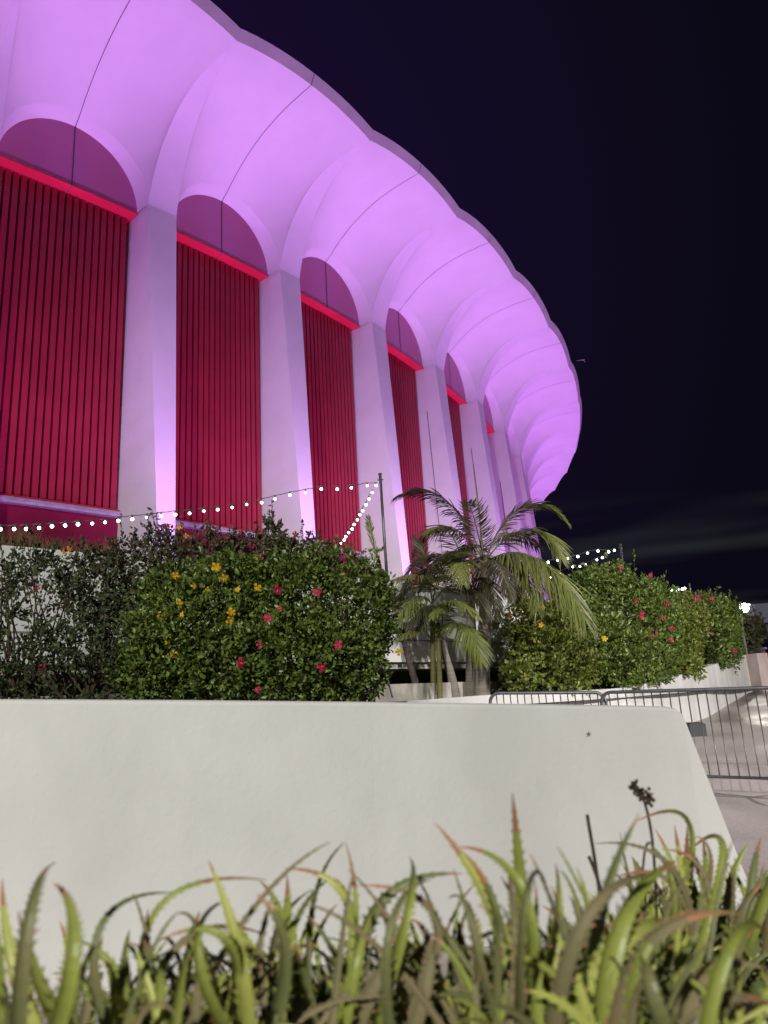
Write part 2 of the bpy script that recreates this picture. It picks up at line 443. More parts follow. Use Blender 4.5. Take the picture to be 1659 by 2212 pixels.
# ------------------------------------------------------------------ crowd barriers
def barrier(a, c, n, label):
    """a, c: top corners (left, right) as points; rails 0.95 m apart"""
    root = empty('crowd_barrier', ((a.x + c.x) / 2, (a.y + c.y) / 2, a.z - 1.12)); off = -root.location
    tag(root, label, 'crowd barrier', 'steel crowd barriers across the path')
    H = Vector((0, 0, -.97)); t = (c - a).normalized(); r = .13
    def arc(cn, u, v, k=6): return [cn + u * r * math.cos(q * PI / 2 / k) + v * r * math.sin(q * PI / 2 / k) for q in range(k + 1)]
    Z = Vector((0, 0, 1))
    path = [a + H] + [a + H * .5] + arc(a + t * r - Z * r, -t, Z) + arc(c - t * r - Z * r, Z, t) + [c + H * .5, c + H, ]
    b = MB(); b.tube([p + off for p in path], .022, 10)
    b.tube([a + H + off, c + H + off], .017, 8); b.build('frame', [METAL], root, True)
    for k in range(1, n):
        q = a.lerp(c, k / n) + off
        bb = MB(); bb.tube([q - Z * .012, q + H], .0075, 6); bb.build('bar', [METAL], root, True)
    nrm = Vector((t.y, -t.x, 0)).normalized()
    for f in (.12, .88):
        q = a.lerp(c, f) + H + off; bb = MB(); bb.tube([q + nrm * .32 - Z * .15, q + nrm * .28 - Z * .11, q - Z * .0, q - nrm * .28 - Z * .11, q - nrm * .32 - Z * .15], .015, 6)
        bb.build('foot', [METAL], root, True)
    return root
A1, C1_ = at(1057, 1497.5, 10.25), at(1306, 1495.5, 9.75)
barrier(A1, C1_, 16, 'grey steel crowd barrier half hidden behind the low wall, nearer the palms')
A2, C2_ = at(1297, 1496, 9.6), at(1720, 1484, 8.4)
barrier(A2, C2_, 21, 'grey steel crowd barrier standing in full view at the path, right of the low wall')

# ------------------------------------------------------------------ foliage
nr = np.random.default_rng(11)
def leaf_cloud(name, pts, dirs, size, mats, parent=None, fold=.25, aspect=.55):
    """pts (n,3) leaf bases, dirs (n,3) growth direction; each leaf two folded quads with a point"""
    n = len(pts); pts = np.asarray(pts); dirs = np.asarray(dirs, float); dirs /= np.linalg.norm(dirs, axis=1, keepdims=True) + 1e-9
    rv = nr.normal(size=(n, 3)); side = np.cross(dirs, rv); side /= np.linalg.norm(side, axis=1, keepdims=True) + 1e-9
    up = np.cross(side, dirs); s = (size * nr.uniform(.6, 1.25, n))[:, None]; w = s * aspect * .5
    curl = nr.uniform(-.25, .1, n)[:, None]
    b0 = pts; m1 = pts + dirs * s * .38; m2 = pts + dirs * s * .75 + up * s * curl * .5; tip = pts + dirs * s + up * s * curl
    v = np.stack([b0, m1 + side * w + up * w * fold * 2, m1, m1 - side * w + up * w * fold * 2, m2 + side * w * .7 + up * w * fold, m2, m2 - side * w * .7 + up * w * fold, tip], 1).reshape(-1, 3)
    base = (np.arange(n) * 8)[:, None]
    tri = np.array([[0, 1, 2], [0, 2, 3], [4, 7, 5], [5, 7, 6]]); quad = np.array([[1, 4, 5, 2], [2, 5, 6, 3]])
    T = (base[:, :, None] + tri[None]).reshape(-1, 3); Q = (base[:, :, None] + quad[None]).reshape(-1, 4)
    me = bpy.data.meshes.new(name); me.vertices.add(len(v)); me.vertices.foreach_set('co', v.astype(np.float32).ravel())
    nl = T.size + Q.size; me.loops.add(nl); me.loops.foreach_set('vertex_index', np.concatenate([T.ravel(), Q.ravel()]).astype(np.int32))
    npoly = len(T) + len(Q); me.polygons.add(npoly)
    st = np.concatenate([np.arange(len(T)) * 3, T.size + np.arange(len(Q)) * 4]).astype(np.int32)
    me.polygons.foreach_set('loop_start', st)
    me.polygons.foreach_set('loop_total', np.concatenate([np.full(len(T), 3), np.full(len(Q), 4)]).astype(np.int32))
    me.update(); me.validate()
    return obj(name, me, mats, parent)

LEAF_G = mat('hibiscus_leaf', (.05, .11, .02), .38, .45, island=[(.05, .08, .018), (.10, .155, .028), (.155, .23, .04), (.09, .14, .022), (.24, .30, .06)], trans=.22)
LEAF_Y = mat('yellowish_leaf', (.09, .13, .02), .4, .4, island=[(.08, .11, .02), (.15, .20, .03), (.22, .26, .045), (.11, .15, .03), (.25, .23, .05)], trans=.22)
LEAF_D = mat('dull_leaf', (.035, .05, .02), .55, .3, island=[(.05, .05, .025), (.075, .075, .035), (.10, .085, .05), (.06, .07, .025), (.13, .095, .06)], trans=.15)
LEAF_S = mat('shaded_leaf', (.03, .05, .02), .5, .3, island=[(.03, .045, .018), (.05, .075, .025), (.04, .05, .025), (.09, .12, .03)], trans=.15)
TWIG = mat('twig', (.07, .05, .035), .85, .1)
def fl_mat(n_, c1, c2): return mat(n_, c1, .5, .2, island=[c1, c2, c1], trans=.25)
YEL = fl_mat('yellow_petal', (.75, .50, .02), (.62, .36, .02)); PNK = fl_mat('pink_petal', (.50, .03, .10), (.34, .014, .05)); ORG = fl_mat('orange_petal', (.75, .28, .05), (.6, .2, .05))
CEN_M = mat('stamen', (.8, .6, .15), .6)

def flower(parent, p, s, m, label, facing=None):
    """five ruffled petals and a stamen column"""
    f = (facing or (Vector((0, 0, EZ)) - p)).normalized()
    f = (f + Vector((rnd.uniform(-.6, .6), rnd.uniform(-.3, .3), rnd.uniform(-.5, .5)))).normalized()
    a = f.orthogonal().normalized(); c = f.cross(a); b = MB(); off = rnd.random() * 6
    q0 = p - parent.location
    for k in range(5):
        an = off + k * 2 * PI / 5; d = a * math.cos(an) + c * math.sin(an); sd = f.cross(d); L_ = s * .5 * rnd.uniform(.85, 1.1)
        rows = []
        for u, w, h in ((0, .08, 0), (.35, .22, .14), (.7, .38, .26), (.92, .34, .12), (1.08, .14, .0)):
            rows.append([q0 + d * L_ * u + sd * L_ * w * x + f * L_ * (h + .09 * rnd.uniform(-1, 1) * u + .05 * abs(x)) for x in (-1, 0, 1)])
        b.grid(rows)
    b.tube([q0, q0 + f * s * .3, q0 + f * s * .48 + a * s * .05], [s * .03, s * .022, s * .035], 5, 1)
    o = b.build('flower', [m, CEN_M], parent, True)
    o['label'] = label
    return o

def shrub(name, label, cat, blobs, size, lm, dens=1.0, group=None, root_px=None, clumps=True, open_=.0, stick=.06):
    """blobs: (px, py, Y, rx_px, ry_px, ry_depth) ellipsoids in photo grid at real depth"""
    E = []
    for px, py, Y, rx, rz, ry in blobs:
        c = at(px, py, Y); k = Y / FPX; E.append((np.array(c), np.array([rx * k, ry, rz * k])))
    c0 = np.mean([e_[0] for e_ in E], 0); base = Vector((c0[0], c0[1], max(gz(c0[1]), min(e_[0][2] - e_[1][2] for e_ in E))))
    root = empty(name, base); tag(root, label, cat, group); off = np.array(base)
    P = []; Dd = []; tw = MB(); zmin = min(e_[0][2] - e_[1][2] * .98 for e_ in E)
    for c, r in E:
        area = 4 * PI * ((r[0] * r[1]) ** 1.6 / 3 + (r[0] * r[2]) ** 1.6 / 3 + (r[1] * r[2]) ** 1.6 / 3) ** (1 / 1.6)
        ncl = int(area / (size * size) * .62 * dens)
        u = nr.normal(size=(ncl, 3)); u /= np.linalg.norm(u, axis=1, keepdims=True)
        # lumpy surface
        lump = 1 + .15 * np.sin(u[:, 0] * 7 + c[0] * 5) * np.sin(u[:, 2] * 9 + c[2] * 3) + .09 * np.sin(u[:, 1] * 13 + u[:, 2] * 11)
        rad = lump * (1 - np.abs(nr.normal(0, .11 + open_, ncl)))
        out = nr.random(ncl) < .10; rad[out] *= 1 + nr.uniform(0, stick * 2, out.sum())
        q = c + u * r * rad[:, None]
        keep = q[:, 2] > zmin - .05
        if open_ == 0:
            k2 = int(ncl * .55); u2 = nr.normal(size=(k2, 3)); u2 /= np.linalg.norm(u2, axis=1, keepdims=True)
            q2 = c + u2 * r * nr.uniform(.45, .8, k2)[:, None]; q = np.concatenate([q, q2]); u = np.concatenate([u, u2]); keep = np.concatenate([keep, q2[:, 2] > zmin - .05])
        # discard points deep inside another blob
        for c2, r2 in E:
            if c2 is c: continue
            dd = np.linalg.norm((q - c2) / r2, axis=1); keep &= dd > .72
        q = q[keep]; uu = u[keep]
        for p_, d_ in zip(q, uu):
            k = nr.integers(4, 8) if clumps else 3
            ax = d_ * .7 + nr.normal(0, .45, 3) + np.array([0, 0, .25])
            for j in range(k):
                P.append(p_ + nr.normal(0, size * .45, 3)); Dd.append(ax + nr.normal(0, .75, 3))
        # stray shoots that break the outline
        for _ in range(int(8 + 10 * r[0])):
            d_ = nr.normal(size=3); d_[2] = abs(d_[2]) + .3; d_[1] -= .3; d_ /= np.linalg.norm(d_)
            q0 = c + d_ * r * .9; q1 = q0 + (d_ * .7 + np.array([0, 0, .7]) + nr.normal(0, .3, 3)) * nr.uniform(1.0, 3.2) * size
            tw.tube([q0 - off, q1 - off], [.004, .002], 4, caps=False)
            for j in range(12):
                f_ = j / 12; P.append(q0 + (q1 - q0) * f_); Dd.append(nr.normal(0, .8, 3) + (q1 - q0) / np.linalg.norm(q1 - q0) * .6)
        for _ in range(int(6 + 7 * r[0])):
            d_ = nr.normal(size=3); d_ /= np.linalg.norm(d_); d_[2] = abs(d_[2])
            s0 = np.array([c[0] + r[0] * nr.uniform(-.3, .3), c[1], zmin]); e1 = c + d_ * r * nr.uniform(.8, 1.05)
            mid = (s0 + e1) / 2 + nr.normal(0, .08, 3)
            tw.tube([s0 - off, mid - off, e1 - off], [.012, .008, .003], 4, caps=False)
    leaf_cloud('foliage', np.array(P) - off, Dd, size, [lm], root)
    tw.build('branches', [TWIG], root)
    return root

# hedge A (left), three shrubs between the low wall and the podium
sA = shrub('leggy_shrub', 'sparse dark leggy shrub at the left edge, showing the white podium wall through its twigs', 'shrub',
           [(40, 1330, 6.4, 150, 150, .35), (150, 1300, 6.6, 140, 130, .35), (190, 1420, 6.2, 130, 110, .35), (20, 1450, 6.2, 140, 80, .3), (120, 1480, 6.1, 200, 60, .3), (60, 1240, 6.7, 110, 50, .3)], .044, LEAF_S, dens=.33, open_=.25, stick=.12)
sY = shrub('hibiscus_shrub', 'dense hibiscus shrub with yellow flowers left of the pink-flowered one, behind the low wall', 'shrub',
           [(420, 1310, 6.9, 140, 90, .55), (390, 1400, 6.4, 120, 120, .5), (500, 1330, 6.7, 120, 130, .5), (330, 1460, 6.2, 70, 70, .35), (470, 1450, 6.3, 110, 90, .4)], .050, LEAF_G, dens=.95)
sR = shrub('hibiscus_shrub', 'dense glossy hibiscus shrub with deep pink flowers, just left of the palms', 'shrub',
           [(640, 1300, 6.9, 120, 110, .55), (730, 1320, 6.8, 115, 130, .5), (620, 1430, 6.4, 120, 110, .45), (740, 1440, 6.5, 90, 90, .4), (790, 1330, 7.0, 60, 100, .35)], .048, LEAF_G, dens=1.0)
sT = shrub('leggy_shrub', 'brownish leggy shrub rising above the yellow-flowered hibiscus toward the piers', 'shrub',
           [(300, 1225, 7.2, 115, 65, .3), (420, 1215, 7.0, 120, 62, .35), (540, 1210, 7.1, 110, 55, .35), (650, 1205, 7.3, 80, 42, .3), (350, 1172, 7.1, 38, 38, .15), (590, 1165, 7.3, 32, 34, .15), (215, 1270, 6.9, 100, 75, .3), (260, 1370, 6.7, 60, 90, .3)], .046, LEAF_D, dens=.75, open_=.15, stick=.16)
# flowers
for x, y in [(380, 1243), (484, 1248), (419, 1267), (557, 1269), (388, 1305), (350, 1330), (500, 1322), (363, 1384), (373, 1414), (450, 1273), (514, 1274), (496, 1341), (394, 1327), (302, 1387), (467, 1225)]:
    flower(sY, at(x, y, 6.05 if y > 1300 else 6.2), .078 if rnd.random() < .7 else .05, YEL, 'yellow hibiscus flower')
for x, y in [(600, 1274), (685, 1280), (603, 1315), (578, 1336), (561, 1393), (520, 1432), (694, 1441), (730, 1393), (557, 1490)]:
    flower(sR, at(x, y, 5.95 if y > 1300 else 6.25), .082 if rnd.random() < .7 else .055, PNK, 'deep pink hibiscus flower')
flower(sR, at(862, 1407, 6.7), .07, YEL, 'yellow flower at the shrub\'s right edge')
for x, y in [(359, 1137), (343, 1152), (501, 1137), (520, 1151), (445, 1148), (579, 1171), (638, 1155), (441, 1208)]:
    flower(sT, at(x, y, 7.2), .07, PNK, 'pink flower')
for x, y in [(402, 1158), (415, 1181), (388, 1139), (140, 1192), (255, 1190), (150, 1186)]:
    flower(sT, at(x, y, 7.1), .06, ORG if x < 300 else YEL, 'orange-yellow flower')
flower(sA, at(92, 1441, 5.9), .06, PNK, 'pink flower'); flower(sA, at(80, 1270, 6.1), .05, PNK, 'pink flower')

# right-hand hedges on the planter
sB = shrub('hibiscus_shrub', 'low loose hibiscus shrub with a few yellow flowers right beside the palms', 'shrub',
           [(1160, 1420, 12.9, 66, 75, .6), (1140, 1340, 13.2, 50, 45, .45), (1190, 1370, 13.2, 60, 65, .6), (1220, 1440, 13.0, 70, 60, .6), (1125, 1465, 12.6, 34, 32, .4)], .085, LEAF_Y, dens=.85)
for x, y in [(1102, 1328), (1172, 1312), (1168, 1350), (1306, 1380)]: flower(sB if x < 1300 else sB, at(x, y, 12.4), .10, YEL, 'yellow flower')
sC = shrub('hibiscus_shrub', 'tall domed hibiscus hedge with pink flowers, topped by the light-string pole', 'shrub',
           [(1320, 1310, 15.2, 90, 90, .9), (1370, 1350, 15.4, 85, 95, .9), (1270, 1380, 14.4, 70, 90, .8), (1330, 1420, 14.3, 100, 65, .8), (1400, 1420, 15.2, 70, 55, .8), (1420, 1330, 16.6, 50, 75, .8), (1280, 1290, 15.0, 55, 55, .6)], .078, LEAF_G, dens=.9)
for x, y in [(1375, 1298), (1386, 1325), (1386, 1334), (1431, 1335), (1443, 1304), (1437, 1303), (1407, 1360), (1421, 1366), (1394, 1373), (1405, 1377), (1451, 1357), (1450, 1382), (1412, 1378), (1367, 1446), (1362, 1414), (1340, 1226), (1405, 1243)]:
    flower(sC, at(x, y, 14.3), .095, PNK, 'pink flower')
sD = shrub('yellow_green_shrub', 'narrow yellow-green shrub between the tall domed hedge and the farthest hedge', 'shrub',
           [(1470, 1380, 17.6, 36, 80, .7), (1455, 1430, 17.0, 45, 40, .6), (1490, 1340, 18.6, 34, 50, .6), (1485, 1440, 17.6, 24, 30, .5)], .09, LEAF_Y, dens=.9)
sE = shrub('hibiscus_shrub', 'farthest clipped hedge with pink flowers on top, left of the street lamp', 'shrub',
           [(1530, 1370, 20.5, 50, 75, .9), (1560, 1385, 22.2, 32, 60, .9), (1510, 1320, 21.5, 60, 32, .8), (1560, 1330, 22.5, 35, 30, .8), (1540, 1420, 20.8, 36, 25, .7)], .10, LEAF_G, dens=.9)
for x, y in [(1465, 1289), (1502, 1291), (1509, 1291), (1538, 1293), (1538, 1369), (1466, 1313), (1586, 1406)]: flower(sE, at(x, y, 19.8), .13, PNK, 'pink flower')
sF = shrub('dark_tree', 'dark leafy tree crown behind the street lamp at the far right', 'tree',
           [(1612, 1385, 30.5, 26, 42, .8), (1595, 1365, 30, 20, 32, .8), (1628, 1362, 31, 14, 26, .8)], .14, LEAF_D, dens=.7)
b = MB(); q = at(1606, 1420, 30.5); b.tube([Vector((q.x, q.y, gz(27))) - sF.location, q - sF.location, q + Vector((0, 0, .5)) - sF.location], [.10, .08, .05], 8); b.build('trunk', [TWIG], sF, True)

# grassy plants along the podium edge (left), above the white wall
GR = mat('dry_grass', (.12, .09, .03), .7, .2, island=[(.10, .08, .03), (.05, .06, .02), (.16, .10, .04), (.09, .05, .03)], trans=.2)
def tuft(x0, x1, Y, z0px, label, name='grass_clump', n=160, h=.35):
    b = MB(); c = at((x0 + x1) / 2, z0px, Y); root = None
    for k in range(n):
        px = rnd.uniform(x0, x1); p = at(px, z0px, Y + rnd.uniform(-.15, .15)) - c
        hh = h * rnd.uniform(.4, 1.1); lx = rnd.uniform(-.35, .35) * hh; ly = rnd.uniform(-.2, .2) * hh; w = .004
        b.add([p + Vector((-w, 0, 0)), p + Vector((w, 0, 0)), p + Vector((lx * .4 + w * .8, ly * .4, hh * .6)), p + Vector((lx * .4 - w * .8, ly * .4, hh * .6)), p + Vector((lx, ly, hh))], [(0, 1, 2, 3), (3, 2, 4)])
    o = b.build(name, [GR]); o.location = c; tag(o, label, 'grass', 'grass clumps on the podium edge'); return o
tuft(-20, 75, 8.6, 1205, 'tall wispy grass clump at the left edge, on top of the white podium', h=.42)
tuft(75, 150, 8.8, 1208, 'brown grass clump on the podium beside the orange flowers', h=.30, n=120)
tuft(150, 245, 9.0, 1212, 'dry grass clump on the podium just left of the first lit pier', h=.28, n=140)

# ------------------------------------------------------------------ palms
PALML = mat('palm_leaf', (.09, .12, .03), .42, .45, island=[(.09, .125, .028), (.15, .18, .04), (.23, .23, .065), (.11, .14, .04)], trans=.2)
PALMD = mat('palm_leaf_shaded', (.05, .055, .025), .45, .4, island=[(.035, .04, .018), (.07, .055, .03), (.05, .055, .024)], trans=.12)  # darker copy of the palm leaf, crown shade put into its colour
RACH = mat('palm_stem', (.14, .15, .05), .5, .3); TRUNK = mat('palm_trunk', (.26, .235, .20), .85, .15, var=(.15, .13, .11), nscale=2.5, bump=.5, bscale=14, stretch=(.6, .6, 9))
TRUNKG = mat('green_cane', (.20, .19, .05), .6, .3, var=(.10, .09, .04), nscale=2.5, stretch=(.6, .6, 9), bump=.3, bscale=14)
SHAFT = mat('crownshaft', (.12, .075, .05), .7, .2, var=(.17, .13, .09), nscale=3, stretch=(1, 1, .3))
def bez(P, t):
    P = list(P)
    while len(P) > 1: P = [P[i].lerp(P[i + 1], t) for i in range(len(P) - 1)]
    return P[0]
def frond(root, pts, ll=.42, n=34, m=None, droop=.5, w=.013, rw=.013):
    """pts: (px, py, Y) control points from crown to tip"""
    C = [at(*q) - root.location for q in pts]; b = MB(); ll *= 1.15; n = int(n * 1.75); w *= .85; droop *= .72
    N = 14; path = [bez(C, k / N) for k in range(N + 1)]
    b.tube(path, [rw * (1 - .8 * k / N) for k in range(N + 1)], 5, 1, caps=False)
    G = Vector((0, 0, -1))
    for k in range(n):
        if rnd.random() < .06: continue
        t = .16 + .84 * k / (n - 1); p = bez(C, t); tan = (bez(C, min(1, t + .02)) - bez(C, max(0, t - .02))).normalized()
        sd = tan.cross(G)
        if sd.length < .2: sd = tan.cross(Vector((0, 1, 0)))
        sd.normalize(); up = sd.cross(tan).normalized()
        l = ll * (math.sin(PI * (.14 + .80 * t)) ** .7) * rnd.uniform(.85, 1.08)
        for s in (-1, 1):
            d = (sd * s * (.95 - .45 * t) + tan * (.5 + .65 * t) + up * (.22 * (1 - t)) + Vector((rnd.uniform(-.18, .18), rnd.uniform(-.18, .18), rnd.uniform(-.14, .12)))).normalized()
            dr = droop * rnd.uniform(.6, 1.3)
            P1 = p + d * l * .35 + G * l * .05 * dr; P2 = p + d * l * .72 + G * l * .28 * dr; P3 = p + d * l * .98 + G * l * .62 * dr
            wv = d.cross(up).normalized(); wv = (wv + up * rnd.uniform(-.3, .3)).normalized(); fo = up * w * .5
            b.add([p + wv * w * .35, p - wv * w * .35, P1 + wv * w + fo, P1 - fo * .4, P1 - wv * w + fo, P2 + wv * w * .75 + fo, P2 - fo * .3, P2 - wv * w * .75 + fo, P3],
                  [(0, 2, 3), (0, 3, 1), (1, 3, 4), (2, 5, 6, 3), (3, 6, 7, 4), (5, 8, 6), (6, 8, 7)])
    return b.build('frond', [m or PALML, RACH], root)
def palm(label, trunk, r0, r1, fronds, tm=None, shaft=None, name='palm_tree'):
    P = [at(*q) for q in trunk]; root = empty(name, P[0] - Vector((0, 0, .25))); tag(root, label, 'palm', 'palms in the planter')
    b = MB(); N = 40; pts = []; rs = []
    for k in range(N + 1):
        t = k / N; p = bez(P, t); pts.append(p - root.location); rr = r0 + (r1 - r0) * min(1, t * 1.15) ** .8
        rs.append(rr * (1 + (.035 if k % 2 else -.02)))
    pts = [pts[0] - Vector((0, 0, .25))] + pts; rs = [rs[0] * 1.1] + rs
    b.tube(pts, rs, 14); b.build('trunk', [tm or TRUNK], root, True)
    if shaft:
        S = [at(*q) for q in shaft[0]]; b = MB(); pts = [bez(S, k / 12) - root.location for k in range(13)]
        b.tube(pts, [shaft[1] * (1 - .55 * (k / 12) ** 1.2) * (1 + .25 * math.sin(PI * k / 12)) for k in range(13)], 14); b.build('crownshaft', [SHAFT], root, True)
    for f in fronds: frond(root, f[0], **f[1])
    if shaft:
        cx_, cy_, cY = fronds[0][0][0]
        for q in range(2 if r0 > .12 else 0):
            an = q * 1.57 + rnd.uniform(-.2, .2); dx = math.cos(an) * rnd.uniform(50, 85); dy = rnd.uniform(30, 80); dY = math.sin(an) * .9
            frond(root, [(cx_, cy_ + 5, cY), (cx_ + dx * .35, cy_ - rnd.uniform(20, 55), cY + dY * .4), (cx_ + dx * .85, cy_ - 5, cY + dY * .8), (cx_ + dx, cy_ + dy, cY + dY)], ll=.42, n=32, m=D_, droop=.9)
    return root
Y0 = 12.2; G_ = PALML; D_ = PALMD
palm('tallest palm with thick ringed trunk and wide arching crown, right of the clump',
     [(1041, 1500, Y0), (1042, 1430, Y0), (1050, 1340, Y0), (1048, 1270, Y0)], .135, .10,
     [([(1047, 1215, Y0), (1080, 1110, Y0 - .1), (1150, 1045, Y0 - .3), (1222, 1125, Y0 - .5)], dict(ll=.44, n=42, droop=.3)),
      ([(1047, 1215, Y0), (1110, 1120, Y0 - .3), (1190, 1120, Y0 - .6), (1212, 1205, Y0 - .8)], dict(ll=.50, n=40, droop=.6)),
      ([(1047, 1220, Y0), (1110, 1160, Y0 - .5), (1200, 1200, Y0 - 1.0), (1262, 1335, Y0 - 1.4)], dict(ll=.74, n=54, droop=1.0, w=.017)),
      ([(1047, 1220, Y0), (1090, 1170, Y0 - .4), (1150, 1220, Y0 - .9), (1160, 1320, Y0 - 1.2)], dict(ll=.42, n=40, droop=.9)),
      ([(1047, 1215, Y0), (1000, 1090, Y0 + .1), (930, 1030, Y0), (858, 1072, Y0 - .2)], dict(ll=.46, n=44, m=D_, droop=.7)),
      ([(1047, 1215, Y0), (990, 1110, Y0 + .5), (930, 1120, Y0 + .6), (895, 1190, Y0 + .6)], dict(ll=.46, n=38, m=D_, droop=.8)),
      ([(1047, 1215, Y0), (1030, 1140, Y0 - .8), (1020, 1100, Y0 - 1.4), (1012, 1085, Y0 - 2.0)], dict(ll=.36, n=30, droop=-.5)),
      ([(1047, 1215, Y0), (1070, 1150, Y0 + .8), (1110, 1130, Y0 + 1.3), (1160, 1180, Y0 + 1.6)], dict(ll=.45, n=34, m=D_, droop=.7)),
      ([(1047, 1220, Y0), (1000, 1170, Y0 - .3), (940, 1180, Y0 - .5), (910, 1260, Y0 - .5)], dict(ll=.38, n=38, m=D_, droop=.9)),
      ([(1047, 1225, Y0), (1060, 1190, Y0 - .9), (1085, 1220, Y0 - 1.4), (1105, 1290, Y0 - 1.5)], dict(ll=.30, n=32, m=D_, droop=.8)),
      ([(1047, 1225, Y0), (1040, 1170, Y0 + .8), (1010, 1150, Y0 + 1.1), (985, 1220, Y0 + 1.2)], dict(ll=.34, n=32, m=D_, droop=.8)),
      ([(1047, 1222, Y0), (1085, 1180, Y0 - .1), (1130, 1200, Y0 - .1), (1135, 1270, Y0 - .1)], dict(ll=.36, n=34, m=D_, droop=.9))],
     shaft=([(1048, 1300, Y0), (1050, 1250, Y0), (1047, 1200, Y0)], .085))
# spear leaf
b = MB(); sp = bpy.data.objects['palm_tree']; q = [at(1041, 1190, Y0) - sp.location, at(1038, 1120, Y0) - sp.location, at(1030, 1050, Y0) - sp.location, at(1023, 1002, Y0) - sp.location]
b.tube([bez(q, k / 10) for k in range(11)], [.022 * (1 - .9 * (k / 10) ** .8) + .001 for k in range(11)], 6); b.build('spear_leaf', [RACH], sp, True)
palm('thick grey-trunked palm with a dark shaggy crown, just left of the tallest palm',
     [(1020, 1500, Y0 + .2), (1019, 1430, Y0 + .2), (1018, 1350, Y0 + .2), (1016, 1290, Y0 + .2)], .115, .075,
     [([(1015, 1275, Y0 + .2), (985, 1190, Y0), (930, 1170, Y0 - .3), (880, 1235, Y0 - .4)], dict(ll=.46, n=38, m=D_, droop=.8)),
      ([(1015, 1275, Y0 + .2), (960, 1210, Y0 - .2), (890, 1210, Y0 - .4), (868, 1280, Y0 - .4)], dict(ll=.38, n=38, m=D_, droop=.9)),
      ([(1015, 1275, Y0 + .2), (990, 1150, Y0 - .4), (960, 1120, Y0 - .8), (925, 1150, Y0 - 1.0)], dict(ll=.36, n=34, droop=.6)),
      ([(1015, 1275, Y0 + .2), (1010, 1190, Y0 - .6), (985, 1190, Y0 - 1.0), (1000, 1255, Y0 - 1.2)], dict(ll=.36, n=30, droop=.9)),
      ([(1015, 1275, Y0 + .2), (1040, 1220, Y0 - .3), (1065, 1250, Y0 - .6), (1075, 1330, Y0 - .7)], dict(ll=.30, n=32, m=D_, droop=.8)),
      ([(1015, 1275, Y0 + .2), (970, 1240, Y0 + .5), (930, 1230, Y0 + .6), (905, 1280, Y0 + .6)], dict(ll=.34, n=32, m=D_, droop=.8))],
     shaft=([(1016, 1320, Y0 + .2), (1016, 1290, Y0 + .2), (1014, 1260, Y0 + .2)], .07))
palm('slender green-caned palm with ringed stem, second cane from the left',
     [(937, 1503, Y0 - .3), (936, 1440, Y0 - .3), (935, 1380, Y0 - .3), (934, 1310, Y0 - .3)], .048, .042,
     [([(934, 1305, Y0 - .3), (930, 1240, Y0 - .7), (890, 1225, Y0 - 1.0), (845, 1258, Y0 - 1.2)], dict(ll=.36, n=34, droop=.8)),
      ([(934, 1305, Y0 - .3), (945, 1230, Y0 - .6), (970, 1195, Y0 - .9), (1005, 1195, Y0 - 1.1)], dict(ll=.38, n=34, droop=.5)),
      ([(934, 1305, Y0 - .3), (970, 1240, Y0 - .5), (1020, 1250, Y0 - .8), (1052, 1325, Y0 - 1.0)], dict(ll=.38, n=36, m=D_, droop=.8)),
      ([(934, 1305, Y0 - .3), (905, 1270, Y0 - .5), (880, 1290, Y0 - .8), (862, 1340, Y0 - .9)], dict(ll=.34, n=30, droop=.8)),
      ([(934, 1305, Y0 - .3), (925, 1220, Y0 - .1), (915, 1180, Y0), (900, 1165, Y0)], dict(ll=.34, n=28, m=D_, droop=.4))], tm=TRUNKG)
palm('slender yellow-green cane standing closest beside the ringed cane, third from the left',
     [(950, 1503, Y0 - .4), (949, 1450, Y0 - .4), (948, 1400, Y0 - .4), (946, 1345, Y0 - .4)], .045, .040,
     [([(946, 1345, Y0 - .4), (950, 1290, Y0 - .7), (985, 1280, Y0 - 1.0), (1030, 1330, Y0 - 1.2)], dict(ll=.34, n=32, droop=.7)),
      ([(946, 1345, Y0 - .4), (935, 1290, Y0 - .7), (905, 1300, Y0 - .9), (885, 1350, Y0 - 1.0)], dict(ll=.3, n=28, m=D_, droop=.8))], tm=TRUNKG)
palm('grey palm trunk leaning left at its top, with one bright drooping frond, mid clump',
     [(983, 1501, Y0), (975, 1450, Y0), (958, 1410, Y0), (954, 1370, Y0)], .085, .05,
     [([(954, 1365, Y0), (965, 1330, Y0 - .5), (1015, 1335, Y0 - 1.0), (1040, 1425, Y0 - 1.3)], dict(ll=.44, n=38, droop=.8)),
      ([(954, 1365, Y0), (935, 1335, Y0 - .4), (900, 1350, Y0 - .7), (865, 1378, Y0 - .8)], dict(ll=.30, n=30, droop=.6)),
      ([(954, 1365, Y0), (960, 1310, Y0 - .4), (955, 1290, Y0 - .8), (935, 1330, Y0 - 1.0)], dict(ll=.28, n=26, droop=.6))])
palm('dark palm trunk leaning left into the pink-flowered shrub, leftmost of the clump',
     [(905, 1506, Y0 - .4), (893, 1450, Y0 - .4), (878, 1420, Y0 - .4), (868, 1360, Y0 - .4)], .062, .045,
     [([(866, 1350, Y0 - .4), (850, 1270, Y0 - .4), (815, 1230, Y0 - .4), (795, 1120, Y0 - .3)], dict(ll=.26, n=40, droop=.15)),
      ([(866, 1350, Y0 - .4), (860, 1290, Y0 - .5), (840, 1260, Y0 - .7), (815, 1275, Y0 - .8)], dict(ll=.3, n=28, m=D_, droop=.7)),
      ([(866, 1350, Y0 - .4), (880, 1290, Y0 - .5), (905, 1290, Y0 - .7), (915, 1350, Y0 - .8)], dict(ll=.3, n=28, m=D_, droop=.7))],
     tm=mat('dark_trunk', (.10, .08, .07), .85, .15, var=(.05, .04, .04), nscale=2.5, stretch=(.6, .6, 9), bump=.4, bscale=14))
